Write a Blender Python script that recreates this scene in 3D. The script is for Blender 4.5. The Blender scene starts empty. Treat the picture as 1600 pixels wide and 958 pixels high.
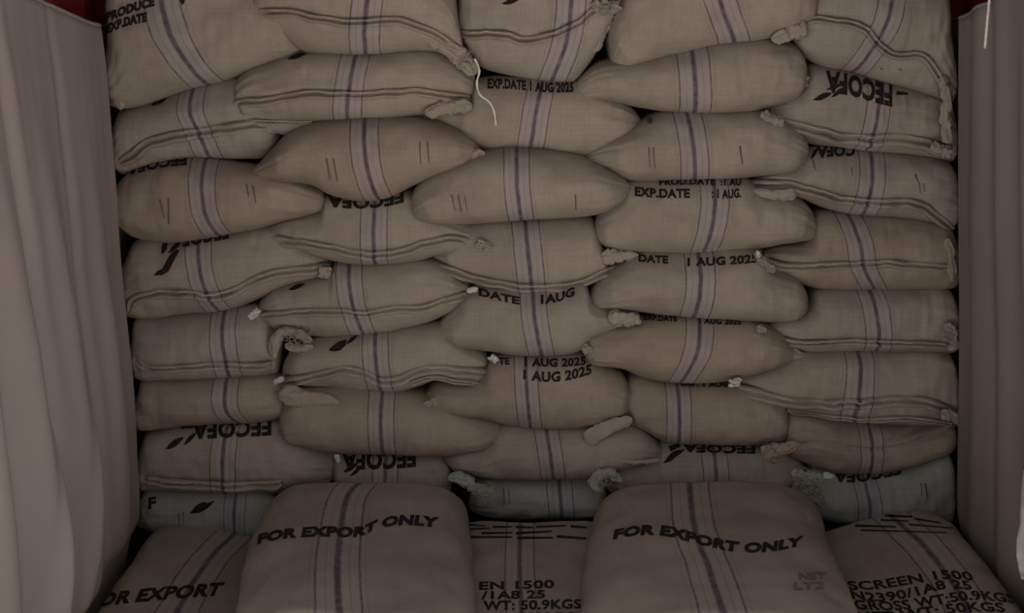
import bpy, bmesh, math, random
from mathutils import Vector, noise
from mathutils.bvhtree import BVHTree

# ------------------------------------------------------------------ camera, light, exposure
scene = bpy.context.scene
COL = scene.collection
F = 2200.0                      # focal length in pixels of a 1600 x 958 frame
PITCH = math.radians(12.8)
CAM = Vector((0.0, -3.9, 1.84))
cam_data = bpy.data.cameras.new('camera')
cam_data.sensor_width = 36.0
cam_data.lens = 36.0 * F / 1600.0
cam_data.clip_start = 0.05
cam = bpy.data.objects.new('camera', cam_data)
COL.objects.link(cam)
cam.location = CAM
cam.rotation_euler = (math.radians(90) - PITCH, 0, 0)
scene.camera = cam

world = bpy.data.worlds.new('overcast_daylight')
scene.world = world
world.use_nodes = True
bg = world.node_tree.nodes['Background']
bg.inputs['Color'].default_value = (0.98, 0.97, 0.96, 1)
bg.inputs['Strength'].default_value = 0.56

# sun high behind the container: it lights only the yard, which throws light up into the opening
sun_data = bpy.data.lights.new('sun', 'SUN')
sun_data.energy = 22.5
sun_data.angle = math.radians(8)
sun_data.color = (1.0, 0.955, 0.925)
sun = bpy.data.objects.new('sun', sun_data)
COL.objects.link(sun)
sun.location = (0, 4, 8)
sun.rotation_euler = (math.radians(-28), math.radians(6), 0)

scene.view_settings.view_transform = 'Standard'
scene.view_settings.look = 'None'
scene.view_settings.gamma = 1.0
scene.view_settings.use_curve_mapping = False
scene.view_settings.exposure = 0.0

FWD = Vector((0, math.cos(PITCH), -math.sin(PITCH)))
UPV = Vector((0, math.sin(PITCH), math.cos(PITCH)))
RGT = Vector((1, 0, 0))

def ray(px, py):
    return (FWD * F + RGT * (px - 800.0) + UPV * (479.0 - py)).normalized()

def on_y(px, py, y):            # point where the sight line meets the vertical plane at depth y
    d = ray(px, py)
    return CAM + d * ((y - CAM.y) / d.y)

def on_z(px, py, z):
    d = ray(px, py)
    return CAM + d * ((z - CAM.z) / d.z)

# ------------------------------------------------------------------ materials
def new_mat(name):
    m = bpy.data.materials.new(name)
    m.use_nodes = True
    nt = m.node_tree
    nt.nodes.clear()
    out = nt.nodes.new('ShaderNodeOutputMaterial')
    b = nt.nodes.new('ShaderNodeBsdfPrincipled')
    nt.links.new(b.outputs[0], out.inputs[0])
    b.inputs['Specular IOR Level'].default_value = 0.15
    b.inputs['Roughness'].default_value = 0.9
    return m, nt, b

def N(nt, t, **kw):
    n = nt.nodes.new(t)
    for k, v in kw.items():
        setattr(n, k, v)
    return n

def math_node(nt, op, a, b=None, clamp=False):
    n = nt.nodes.new('ShaderNodeMath'); n.operation = op; n.use_clamp = clamp
    for i, v in enumerate((a, b)):
        if v is None: continue
        if isinstance(v, (int, float)): n.inputs[i].default_value = v
        else: nt.links.new(v, n.inputs[i])
    return n.outputs[0]

def mix_col(nt, fac, a, b, mode='MIX'):
    n = nt.nodes.new('ShaderNodeMix'); n.data_type = 'RGBA'; n.blend_type = mode
    if isinstance(fac, (int, float)): n.inputs[0].default_value = fac
    else: nt.links.new(fac, n.inputs[0])
    for idx, v in ((6, a), (7, b)):
        if isinstance(v, tuple): n.inputs[idx].default_value = (*v, 1)
        else: nt.links.new(v, n.inputs[idx])
    return n.outputs[2]

def noise_node(nt, vec, scale, detail=3, rough=0.55):
    n = nt.nodes.new('ShaderNodeTexNoise')
    n.inputs['Scale'].default_value = scale
    n.inputs['Detail'].default_value = detail
    n.inputs['Roughness'].default_value = rough
    nt.links.new(vec, n.inputs['Vector'])
    return n.outputs['Fac']

def ramp01(nt, fac, lo, hi):
    n = nt.nodes.new('ShaderNodeMapRange')
    n.inputs['From Min'].default_value = lo; n.inputs['From Max'].default_value = hi
    nt.links.new(fac, n.inputs['Value'])
    return n.outputs['Result']

def jute(name, light, dark, band=(0.34, 0.298, 0.315), stripe=True, weave=1.0):
    """woven jute cloth; UV.x = offset from the stripe centre in units of the half width of the band"""
    m, nt, b = new_mat(name)
    tc = N(nt, 'ShaderNodeTexCoord'); P = tc.outputs['Object']
    big = ramp01(nt, noise_node(nt, P, 5.0, 4), 0.30, 0.70)
    col = mix_col(nt, big, dark, light)
    mp = N(nt, 'ShaderNodeMapping'); mp.inputs['Scale'].default_value = (150, 150, 7)
    nt.links.new(P, mp.inputs[0])
    warp = noise_node(nt, mp.outputs[0], 1.0, 2)
    mp2 = N(nt, 'ShaderNodeMapping'); mp2.inputs['Scale'].default_value = (7, 7, 190)
    nt.links.new(P, mp2.inputs[0])
    weft = noise_node(nt, mp2.outputs[0], 1.0, 2)
    fib = math_node(nt, 'ADD', warp, weft)
    fibm = ramp01(nt, fib, 0.72, 1.28)
    shade = mix_col(nt, fibm, (0.93, 0.92, 0.91), (1.05, 1.05, 1.05))
    col = mix_col(nt, 1.0, col, shade, 'MULTIPLY')
    fine = noise_node(nt, P, 160.0, 2, 0.7)
    if stripe:
        uv = N(nt, 'ShaderNodeUVMap'); uv.uv_map = 'stripe'
        sx = N(nt, 'ShaderNodeSeparateXYZ'); nt.links.new(uv.outputs[0], sx.inputs[0])
        wob = math_node(nt, 'MULTIPLY', math_node(nt, 'SUBTRACT', noise_node(nt, P, 28.0, 2), 0.5), 0.10)
        u = math_node(nt, 'ADD', sx.outputs[0], wob)
        au = math_node(nt, 'ABSOLUTE', u)
        def line(c, w, soft=0.05, src=None):
            d = math_node(nt, 'ABSOLUTE', math_node(nt, 'SUBTRACT', u if src is None else src, c))
            n = nt.nodes.new('ShaderNodeMapRange'); n.interpolation_type = 'SMOOTHSTEP'
            n.inputs['From Min'].default_value = w + soft; n.inputs['From Max'].default_value = max(w - soft, 0.0)
            nt.links.new(d, n.inputs['Value'])
            return n.outputs['Result']
        worn = ramp01(nt, noise_node(nt, P, 45.0, 3), 0.25, 0.60)
        fband = math_node(nt, 'MULTIPLY', line(0.0, 0.95, 0.12), 0.34)
        col = mix_col(nt, fband, col, band)
        hair = math_node(nt, 'MULTIPLY', line(0.55, 0.02, 0.05, au), 0.28)
        col = mix_col(nt, hair, col, (0.10, 0.075, 0.10))
        hair2 = math_node(nt, 'MULTIPLY', line(1.28, 0.02, 0.05, au), 0.18)
        col = mix_col(nt, hair2, col, (0.09, 0.07, 0.07))
        edge = math_node(nt, 'MULTIPLY', math_node(nt, 'MULTIPLY', line(1.0, 0.045, 0.05, au), math_node(nt, 'ADD', math_node(nt, 'MULTIPLY', worn, 0.5), 0.5)), 0.85)
        col = mix_col(nt, edge, col, (0.062, 0.044, 0.058))
        cen = math_node(nt, 'MULTIPLY', math_node(nt, 'ADD', math_node(nt, 'MULTIPLY', worn, 0.35), 0.65), line(0.0, 0.15, 0.08))
        col = mix_col(nt, math_node(nt, 'MULTIPLY', cen, 0.88), col, (0.060, 0.040, 0.068))
    nt.links.new(col, b.inputs['Base Color'])
    h = math_node(nt, 'ADD', math_node(nt, 'MULTIPLY', fib, 0.6), math_node(nt, 'MULTIPLY', fine, 0.5))
    bp = N(nt, 'ShaderNodeBump'); bp.inputs['Strength'].default_value = 0.35 * weave
    bp.inputs['Distance'].default_value = 0.004
    nt.links.new(h, bp.inputs['Height'])
    nt.links.new(bp.outputs[0], b.inputs['Normal'])
    return m

def plain(name, c1, c2, scale=8.0, rough=0.9, bump=0.2, bscale=120.0):
    m, nt, b = new_mat(name)
    tc = N(nt, 'ShaderNodeTexCoord'); P = tc.outputs['Object']
    col = mix_col(nt, ramp01(nt, noise_node(nt, P, scale, 4), 0.3, 0.7), c1, c2)
    nt.links.new(col, b.inputs['Base Color'])
    b.inputs['Roughness'].default_value = rough
    bp = N(nt, 'ShaderNodeBump'); bp.inputs['Strength'].default_value = bump
    bp.inputs['Distance'].default_value = 0.003
    nt.links.new(noise_node(nt, P, bscale, 3), bp.inputs['Height'])
    nt.links.new(bp.outputs[0], b.inputs['Normal'])
    return m

def ink_mat(name, c, cover=0.25):
    """stencil ink with worn spots where the weave shows through"""
    m, nt, b = new_mat(name)
    tc = N(nt, 'ShaderNodeTexCoord'); P = tc.outputs['Object']
    w = ramp01(nt, noise_node(nt, P, 130.0, 3, 0.6), 0.5, 0.85)
    col = mix_col(nt, math_node(nt, 'MULTIPLY', w, cover), c, (0.22, 0.17, 0.14))
    nt.links.new(col, b.inputs['Base Color'])
    return m

M = {
    'tan':   jute('jute_tan', (0.338, 0.289, 0.236), (0.268, 0.226, 0.182)),
    'brown': jute('jute_warm_brown', (0.322, 0.264, 0.209), (0.252, 0.203, 0.157)),
    'grey':  jute('jute_greyish', (0.330, 0.287, 0.242), (0.264, 0.227, 0.189)),
    'blue':  jute('jute_bluish_grey', (0.315, 0.315, 0.290), (0.250, 0.250, 0.230), band=(0.23, 0.24, 0.28)),
    'floor': jute('jute_flat_sack', (0.335, 0.287, 0.240), (0.250, 0.212, 0.176)),
    'hem':   jute('jute_hem', (0.345, 0.290, 0.238), (0.250, 0.206, 0.166), weave=1.6),
    'hemblue': jute('jute_hem_bluish', (0.300, 0.305, 0.275), (0.19, 0.195, 0.175), weave=1.6),
    'thread': plain('pale_thread', (0.56, 0.51, 0.44), (0.36, 0.31, 0.26), 60),
    'fibre': plain('frayed_fibre', (0.42, 0.36, 0.29), (0.28, 0.235, 0.19), 60),
    'stamp': ink_mat('faded_stamp_ink', (0.17, 0.135, 0.115), 0.7),
    'white': plain('white_twine', (0.75, 0.72, 0.66), (0.6, 0.57, 0.5), 40),
    'tagw':  plain('white_label_cloth', (0.62, 0.61, 0.58), (0.40, 0.39, 0.36), 60),
    'edge_strip': plain('off_white_strip', (0.52, 0.50, 0.47), (0.40, 0.385, 0.36), 20),
    'ink':   ink_mat('black_stencil_ink', (0.016, 0.013, 0.012)),
    'fade':  ink_mat('faded_ink', (0.11, 0.085, 0.07), 0.6),
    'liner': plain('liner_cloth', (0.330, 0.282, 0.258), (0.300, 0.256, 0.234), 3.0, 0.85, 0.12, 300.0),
    'linerr': plain('liner_cloth_right', (0.238, 0.204, 0.186), (0.212, 0.182, 0.166), 3.0, 0.85, 0.12, 300.0),  # same hue as the left liner cloth, evenly darker
    'red':   plain('red_container_paint', (0.34, 0.032, 0.038), (0.25, 0.024, 0.028), 6.0, 0.6, 0.1, 60.0),
    'ceil':  plain('container_ceiling_paint', (0.20, 0.19, 0.175), (0.15, 0.14, 0.13), 4.0, 0.7, 0.1, 60.0),
    'ground': plain('pale_concrete_yard', (0.35, 0.33, 0.31), (0.275, 0.26, 0.245), 0.6, 0.9, 0.3, 30.0),
    'ply':   plain('plywood_floor', (0.20, 0.13, 0.08), (0.13, 0.085, 0.055), 5.0, 0.8, 0.2, 50.0),
}

# ------------------------------------------------------------------ helpers
def link_mesh(name, verts, faces, mat, parent=None, base=None, uv=None, smooth=True):
    if base is None: base = Vector((0, 0, 0))
    me = bpy.data.meshes.new(name)
    me.from_pydata([tuple(Vector(v) - base) for v in verts], [], faces)
    me.materials.append(mat)
    if uv is not None:
        lay = me.uv_layers.new(name='stripe')
        vi = [0] * len(me.loops)
        me.loops.foreach_get('vertex_index', vi)
        flat = []
        for i in vi: flat += [uv[i][0], uv[i][1]]
        lay.data.foreach_set('uv', flat)
    if smooth:
        me.polygons.foreach_set('use_smooth', [True] * len(me.polygons))
    me.update()
    o = bpy.data.objects.new(name, me)
    COL.objects.link(o)
    if parent is not None: o.parent = parent
    return o

def catmull(P, t):
    """P: list of (key, value...) tuples sorted by key; value at key t (clamped)"""
    n = len(P)
    if t <= P[0][0]: return P[0][1:]
    if t >= P[-1][0]: return P[-1][1:]
    i = 0
    while P[i + 1][0] < t: i += 1
    k0, k1 = P[i][0], P[i + 1][0]
    h = k1 - k0
    s = (t - k0) / h
    out = []
    for c in range(1, len(P[0])):
        p0, p1 = P[i][c], P[i + 1][c]
        m0 = (P[i + 1][c] - P[i - 1][c]) / (P[i + 1][0] - P[i - 1][0]) if i > 0 else (p1 - p0) / h
        m1 = (P[i + 2][c] - P[i][c]) / (P[i + 2][0] - P[i][0]) if i + 2 < n else (p1 - p0) / h
        a = 2 * s ** 3 - 3 * s ** 2 + 1; b = s ** 3 - 2 * s ** 2 + s
        cc = -2 * s ** 3 + 3 * s ** 2; d = s ** 3 - s ** 2
        out.append(a * p0 + b * h * m0 + cc * p1 + d * h * m1)
    return tuple(out)

def keyed(pts):
    """list of tuples -> arc-length keyed list, keys 0..1"""
    ks = [0.0]
    for a, b in zip(pts, pts[1:]):
        ks.append(ks[-1] + max(1e-6, math.sqrt(sum((x - y) ** 2 for x, y in zip(a, b)))))
    L = ks[-1]
    return [(k / L,) + tuple(p) for k, p in zip(ks, pts)], L

def rnd(x, y, z=0.0):
    return noise.noise(Vector((x, y, z)))

def grid_faces(nu, nv, closed_v=True):
    f = []
    for i in range(nu - 1):
        for j in range(nv if closed_v else nv - 1):
            k = (j + 1) % nv
            f.append((i * nv + j, (i + 1) * nv + j, (i + 1) * nv + k, i * nv + k))
    return f

class Sack:
    """one filled sack: the Empty, the body mesh and what is needed to fix parts on its surface"""
    pass

def thing(name, base, label, cat, group=None):
    e = bpy.data.objects.new(name, None)
    e.empty_display_size = 0.1
    COL.objects.link(e)
    e.location = base
    e['label'] = label; e['category'] = cat
    if group: e['group'] = group
    return e

def wall_sack(label, top, bot, d, stripe, b=0.07, mat='tan', hem=None, length=0.72, e0=0.05, e1=0.05, seed=0, lump=1.0, half=20.0, fold=None, back=0.86):
    b *= 1.2
    S = Sack(); S.d = d; S.seed = seed
    yp = -(d + 0.35 * b)
    T = [on_y(x, y, yp) for x, y in top]; B = [on_y(x, y, yp) for x, y in bot]
    tk, _ = keyed([(p.x, p.z) for p in T]); bk, _ = keyed([(p.x, p.z) for p in B])
    SK = sorted([(on_y(x, y, yp).z, on_y(x, y, yp).x) for x, y in stripe])
    hw = half * 3.95 / F
    def stripe_x(z):
        if z <= SK[0][0]:
            g = (SK[1][1] - SK[0][1]) / (SK[1][0] - SK[0][0]); return SK[0][1] + g * (z - SK[0][0])
        if z >= SK[-1][0]:
            g = (SK[-1][1] - SK[-2][1]) / (SK[-1][0] - SK[-2][0]); return SK[-1][1] + g * (z - SK[-1][0])
        return catmull(SK, z)[0]
    S.uv = lambda p: ((p.x - stripe_x(p.z)) / hw, p.z)
    grooves = []
    for g in ([hem] if hem else []) + (fold or []):
        pts = g['pts'] if isinstance(g, dict) else g
        gp = [on_y(x, y, yp - 0.4 * b) for x, y in pts]
        grooves.append((sorted([(p.x, p.z) for p in gp]), (0.022, 0.008) if isinstance(g, dict) else (0.016, 0.006)))
    nu, nf = 110, 40
    verts, uvs = [], []
    nb = 5
    ext_l = 0.024 if top[0][0] < 240 else 0.0
    ext_r = 0.016 if top[-1][0] > 1475 else 0.0
    for i in range(nu):
        u = i / (nu - 1)
        t = catmull(tk, u); q = catmull(bk, u)
        mx, mz = (t[0] + q[0]) / 2, (t[1] + q[1]) / 2
        mx += ext_r * max(0.0, 1 - (1 - u) * 7) - ext_l * max(0.0, 1 - u * 7)
        hx, hz = (t[0] - q[0]) / 2, (t[1] - q[1]) / 2
        r0 = math.sqrt(max(0.0, 1 - (1 - min(u / e0, 1)) ** 2)); r1 = math.sqrt(max(0.0, 1 - (1 - min((1 - u) / e1, 1)) ** 2))
        r = max(0.02, r0 * r1)
        hz += 0.0065 * (1 if hz > 0 else -1)
        hx *= r; hz *= r
        thick = min(1.0, abs(hz) / 0.055)
        f = (0.30 + 0.70 * (1 - abs(2 * u - 1) ** 3.2) ** 0.6) * (0.30 + 0.70 * thick)
        endn = abs(2 * u - 1) ** 2
        for j in range(nf + 1):
            a = math.radians(-90 + 180 * j / nf)
            s = math.copysign(abs(math.sin(a)) ** 0.97, math.sin(a)); c = max(0.0, math.cos(a)) ** 0.95
            x = mx + s * hx; z = mz + s * hz
            y = -d - b * f * c
            if 0 < j < nf:
                n1 = rnd(x * 7, z * 11, seed * 3.1) * 0.016 * lump
                n2 = rnd(x * 22, z * 26, seed * 1.7 + 5) * 0.0065 * lump
                n3 = rnd(x * 9 + s, s * 6.0, seed + 9) * 0.010 * endn
                n4 = rnd(x * 60, z * 14, seed + 3) * 0.0028 + (0.5 - abs(rnd(x * 13 + z * 20, z * 34 - x * 9, seed + 21))) * 0.006 * endn
                y -= (n1 + n2 + n3 + n4) * min(1.0, c * 1.6) * (0.4 + 0.6 * f)
                for gk, (gd, gw) in grooves:
                    if gk[0][0] - 0.01 < x < gk[-1][0] + 0.01:
                        gz = catmull(gk, x)[0]
                        ends = min(1.0, (x - gk[0][0] + 0.01) / 0.03, (gk[-1][0] + 0.01 - x) / 0.03)
                        y += gd * ends * math.exp(-((z - gz) / gw) ** 2)
            p = Vector((x, y, z)); verts.append(p); uvs.append(S.uv(p))
        yb = -d + length
        for k in range(1, nb + 1):          # top side running back
            w = k / nb
            sc = 1 - (1 - back) * min(1, w * 3)
            p = Vector((mx + hx * sc, -d + (length - 0.06) * w, mz + hz * sc)); verts.append(p); uvs.append(S.uv(p))
        for s in (0.7, 0.0, -0.7):
            p = Vector((mx + hx * s * back, yb - 0.05 * s * s, mz + hz * s * back)); verts.append(p); uvs.append(S.uv(p))
        for k in range(nb, 0, -1):
            w = k / nb
            sc = 1 - (1 - back) * min(1, w * 3)
            p = Vector((mx - hx * sc, -d + (length - 0.06) * w, mz - hz * sc)); verts.append(p); uvs.append(S.uv(p))
    nv = len(verts) // nu
    faces = [tuple(reversed(fc)) for fc in grid_faces(nu, nv)]
    faces.append(tuple(range(nv)))
    faces.append(tuple(reversed(range((nu - 1) * nv, nu * nv))))
    xs = [v.x for v in verts]; zs = [v.z for v in verts]
    base = Vector(((min(xs) + max(xs)) / 2, 0.25, min(zs)))
    S.root = thing('jute_sack', base, label, 'sack', 'jute sacks stacked across the container')
    S.base = base
    S.body = link_mesh('sack_body', verts, faces, M[mat], S.root, base, uvs)
    S.bvh = BVHTree.FromPolygons(verts, faces)
    S.yf = -(d + 0.7 * b)
    S.hemmat = 'hemblue' if mat == 'blue' else 'hem'
    S.mat = mat
    if hem: add_hem(S, **hem)
    return S

def hit(S, px, py, off=0.0015):
    dr = ray(px, py)
    loc, nrm, idx, dist = S.bvh.ray_cast(CAM, dr)
    if loc is None: return None
    if nrm.dot(dr) > 0: nrm = -nrm
    return loc + nrm * off

PROF = [(-1.2, .9), (.5, 1.0), (1.3, .7), (1.6, .25), (1.2, -.15), (.35, -.40), (.30, -.62), (.95, -.85), (1.45, -1.25), (1.35, -1.7), (.7, -2.05), (-.3, -2.2), (-1.4, -2.2)]

def add_hem(S, pts, h=12.0, out=0.020, thread=1.0, wav=1.4, parent=None, name='stitched_hem'):
    """folded and sewn mouth of the sack: a double lip that follows a line on the front"""
    k, L = keyed(pts)
    n = max(60, int(L / 4))
    P = []
    for i in range(n):
        x, y = catmull(k, i / (n - 1))
        q = hit(S, x, y, 0.0)
        P.append(q if q is not None and q.y < -S.d + 0.06 else None)
    known = [i for i, q in enumerate(P) if q is not None]
    Y = []
    for i in range(n):
        if P[i] is not None: Y.append(P[i].y)
        elif known: Y.append(P[min(known, key=lambda m: abs(m - i))].y)
        else: Y.append(S.yf)
    for _ in range(4):
        Y = [(Y[max(0, i - 1)] + Y[i] * 2 + Y[min(n - 1, i + 1)]) / 4 for i in range(n)]
    cen = []
    for i in range(n):
        x, y = catmull(k, i / (n - 1)); cen.append(on_y(x, y, Y[i] - 0.004))
    hs = h * 3.9 / F / 3.1
    verts, uvs, crest = [], [], []
    for i in range(n):
        u = i / (n - 1)
        a = cen[max(0, i - 1)]; c2 = cen[min(n - 1, i + 1)]
        tg = Vector((c2.x - a.x, 0, c2.z - a.z)).normalized()
        nz = Vector((-tg.z, 0, tg.x))
        if nz.z < 0: nz = -nz
        end = min(1.0, (u / 0.05) ** 0.5 if u < 0.05 else 1, ((1 - u) / 0.05) ** 0.5 if u > 0.95 else 1)
        end = max(0.15, end)
        x = cen[i].x
        m1 = 1 + 0.45 * wav * rnd(x * 14, S.seed, 1.0); m2 = 1 + 0.6 * wav * rnd(x * 17, S.seed, 7.0)
        dz = 0.35 * wav * rnd(x * 22, S.seed, 13.0)
        for jj, (o, z) in enumerate(PROF):
            mm = m1 if jj < 6 else m2
            oo = o * out / 1.6 * (mm if o > 0 else 1) * end
            p = cen[i] + Vector((0, -oo + 0.0009 * rnd(x * 120, jj, S.seed), 0)) + nz * ((z + dz) * hs * (0.5 + 0.5 * end) * (1 + 0.2 * (mm - 1)))
            verts.append(p); uvs.append(S.uv(p))
            if jj == 3: crest.append(p)
    nv = len(PROF)
    faces = grid_faces(n, nv)
    faces.append(tuple(reversed(range(nv)))); faces.append(tuple(range((n - 1) * nv, n * nv)))
    hemo = link_mesh(name, verts, faces, M[S.hemmat], S.root, S.base, uvs)
    if thread:
        path, rad = [], []
        for i, p in enumerate(crest):
            w = rnd(p.x * 9, S.seed, 31.0)
            sink = 0.0 if w > 0.0 * thread else 0.0035
            path.append(p + Vector((0, -0.0004 + sink + 0.001 * math.sin(i * 2.1), 0.0012 * math.sin(i * 1.3)))); rad.append(0.0012)
        tube('stitching_thread', path, rad, M['thread'], hemo, S.base, 5)
    return hemo

def tube(name, path, rad, mat, parent=None, base=None, nr=8, uvf=None, crumple=0.0, flat=1.0, seed=0.0, tagd=None):
    verts, uvs = [], []
    n = len(path)
    for i, p in enumerate(path):
        a = path[max(0, i - 1)]; c = path[min(n - 1, i + 1)]
        t = (c - a).normalized() if (c - a).length > 1e-9 else Vector((1, 0, 0))
        s1 = t.cross(Vector((0, 1, 0)))
        if s1.length < 1e-3: s1 = Vector((1, 0, 0))
        s1.normalize(); s2 = t.cross(s1).normalized()
        for j in range(nr):
            an = 2 * math.pi * j / nr
            r = rad[i] * (1 + crumple * 1.2 * rnd(math.cos(an) * 1.8 + seed, math.sin(an) * 1.8, i * 0.16) + crumple * 0.45 * math.sin(an * 5 + i * 0.13 + seed) + crumple * 0.8 * rnd(math.cos(an) * 4, math.sin(an) * 4 + seed, i * 0.5))
            q = p + s1 * (math.cos(an) * r) + s2 * (math.sin(an) * r * flat)
            verts.append(q)
            if uvf: uvs.append(uvf(q))
    faces = grid_faces(n, nr)
    faces.append(tuple(reversed(range(nr)))); faces.append(tuple(range((n - 1) * nr, n * nr)))
    return link_mesh(name, verts, faces, mat, parent, base, uvs if uvf else None)

def ear(S, pts, r0, r1, y=None, name='gathered_corner', mat=None, crumple=0.35, flat=0.6, y1=None):
    crumple = crumple * 0.9 + 0.10
    """twisted corner of cloth sticking out of the sack; radii in frame pixels"""
    k, L = keyed(pts)
    n = 40
    yy = S.yf + 0.02 if y is None else y - 0.014
    ye = yy if y1 is None else y1 - 0.014
    path, rad = [], []
    for i in range(n):
        u = i / (n - 1)
        x, z = catmull(k, u)
        p = on_y(x, z, yy + (ye - yy) * u)
        p += Vector((rnd(u * 7, S.seed, 2), rnd(u * 6, S.seed, 4), rnd(u * 8, S.seed, 6))) * 0.003
        path.append(p)
        rr = (r0 + (r1 - r0) * u) * (1 + 0.25 * rnd(u * 6, S.seed, 8.0))
        rr *= math.sqrt(max(0.01, 1 - ((u - 0.75) / 0.25) ** 2)) if u > 0.75 else 1.0
        rr *= math.sqrt(max(0.01, 1 - ((0.15 - u) / 0.15) ** 2)) if u < 0.15 else 1.0
        rad.append(rr * 3.9 / F)
    return tube(name, path, rad, M[mat or S.mat], S.root, S.base, 30, lambda q: (9.0, 0), crumple, flat, S.seed * 1.3 + r0)

def text_geo(s, bold=0.012):
    cu = bpy.data.curves.new('t', 'FONT')
    cu.body = s; cu.size = 1.0; cu.offset = bold; cu.resolution_u = 3
    cu.space_character = 1.05
    o = bpy.data.objects.new('t', cu); COL.objects.link(o)
    bpy.context.view_layer.update()
    dg = bpy.context.evaluated_depsgraph_get()
    me = bpy.data.meshes.new_from_object(o.evaluated_get(dg))
    bm = bmesh.new(); bm.from_mesh(me)
    bpy.data.objects.remove(o); bpy.data.curves.remove(cu); bpy.data.meshes.remove(me)
    bmesh.ops.remove_doubles(bm, verts=bm.verts, dist=1e-4)
    bmesh.ops.triangulate(bm, faces=bm.faces)
    for _ in range(2):
        es = [e for e in bm.edges if e.calc_length() > 0.16]
        if es: bmesh.ops.subdivide_edges(bm, edges=es, cuts=1)
        bmesh.ops.triangulate(bm, faces=[f for f in bm.faces if len(f.verts) > 3])
    xs = [v.co.x for v in bm.verts]; ys = [v.co.y for v in bm.verts]
    x0, x1 = min(xs), max(xs); cap = 0.70
    bm.verts.index_update()
    V = [((v.co.x - x0) / (x1 - x0), v.co.y / cap) for v in bm.verts]
    Fc = [tuple(v.index for v in f.verts) for f in bm.faces]
    bm.free()
    return V, Fc

def print_on(S, items, name='printed_lettering', mat='ink', off=0.0015, label=None):
    for it in items: print_one(S, [it], name, mat, off, label)

def print_one(S, items, name, mat, off, label):
    """items: ('text', string, baseline pts, height, flip[, slant]) or ('poly', [outline pts]) drawn on the sack front"""
    verts, faces = [], []
    for it in items:
        if it[0] == 'text':
            _, s, basel, h, flip = it[:5]
            slant = it[5] if len(it) > 5 else 0.0
            V, Fc = text_geo(s, it[6] if len(it) > 6 else 0.045)
            k, L = keyed(basel)
            pts = []
            for u, v in V:
                hh = h if not isinstance(h, tuple) else h[0] + (h[1] - h[0]) * u
                if flip:
                    x, y = catmull(k, 1 - u); pts.append((x - slant * v * hh, y + v * hh))
                else:
                    x, y = catmull(k, u); pts.append((x + slant * v * hh, y - v * hh))
        else:
            bm = bmesh.new()
            vs = [bm.verts.new((x, y, 0)) for x, y in it[1]]
            bm.faces.new(vs)
            bmesh.ops.triangulate(bm, faces=bm.faces)
            for _ in range(4):
                es = [e for e in bm.edges if e.calc_length() > 3.0]
                if es: bmesh.ops.subdivide_edges(bm, edges=es, cuts=1)
                bmesh.ops.triangulate(bm, faces=[f for f in bm.faces if len(f.verts) > 3])
            bm.verts.index_update()
            pts = [(v.co.x, v.co.y) for v in bm.verts]
            Fc = [tuple(v.index for v in f.verts) for f in bm.faces]
            bm.free()
        P = [hit(S, x, y, off) for x, y in pts]
        n0 = len(verts); mp = {}
        for i, p in enumerate(P):
            if p is not None and p.y < -S.d + 0.06 + getattr(S, 'deep', 0.0):
                mp[i] = len(verts); verts.append(p)
        for f in Fc:
            if all(i in mp for i in f) and max((verts[mp[f[a]]] - verts[mp[f[a - 1]]]).length for a in range(3)) < 0.06:
                faces.append(tuple(mp[i] for i in f))
    if not faces: print('no faces printed', items[0][:2]); return None
    o = link_mesh(name, verts, faces, M[mat], S.root, S.base)
    if label: o['label'] = label
    return o

def leaf(a, b, w):
    """outline of a leaf-shaped stroke between two points"""
    ax, ay = a; bx, by = b
    L = math.hypot(bx - ax, by - ay); tx, ty = (bx - ax) / L, (by - ay) / L
    nx, ny = -ty, tx
    P = []
    for i in range(9):
        t = i / 8; s = math.sin(math.pi * t ** 0.8) * w / 2
        P.append((ax + tx * L * t + nx * s, ay + ty * L * t + ny * s))
    for i in range(7, 0, -1):
        t = i / 8; s = -math.sin(math.pi * t ** 1.3) * w / 2
        P.append((ax + tx * L * t + nx * s, ay + ty * L * t + ny * s))
    return ('poly', P)

def bar(a, b, w):
    ax, ay = a; bx, by = b
    L = math.hypot(bx - ax, by - ay); nx, ny = -(by - ay) / L * w / 2, (bx - ax) / L * w / 2
    return ('poly', [(ax + nx, ay + ny), (bx + nx * .6, by + ny * .6), (bx - nx * .6, by - ny * .6), (ax - nx, ay - ny)])

def ticks(S, lst):
    """short ink strokes on the cloth, in pairs"""
    print_on(S, [bar(a, b, w) for a, b, w in lst], 'tally_mark', 'fade')

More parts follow.
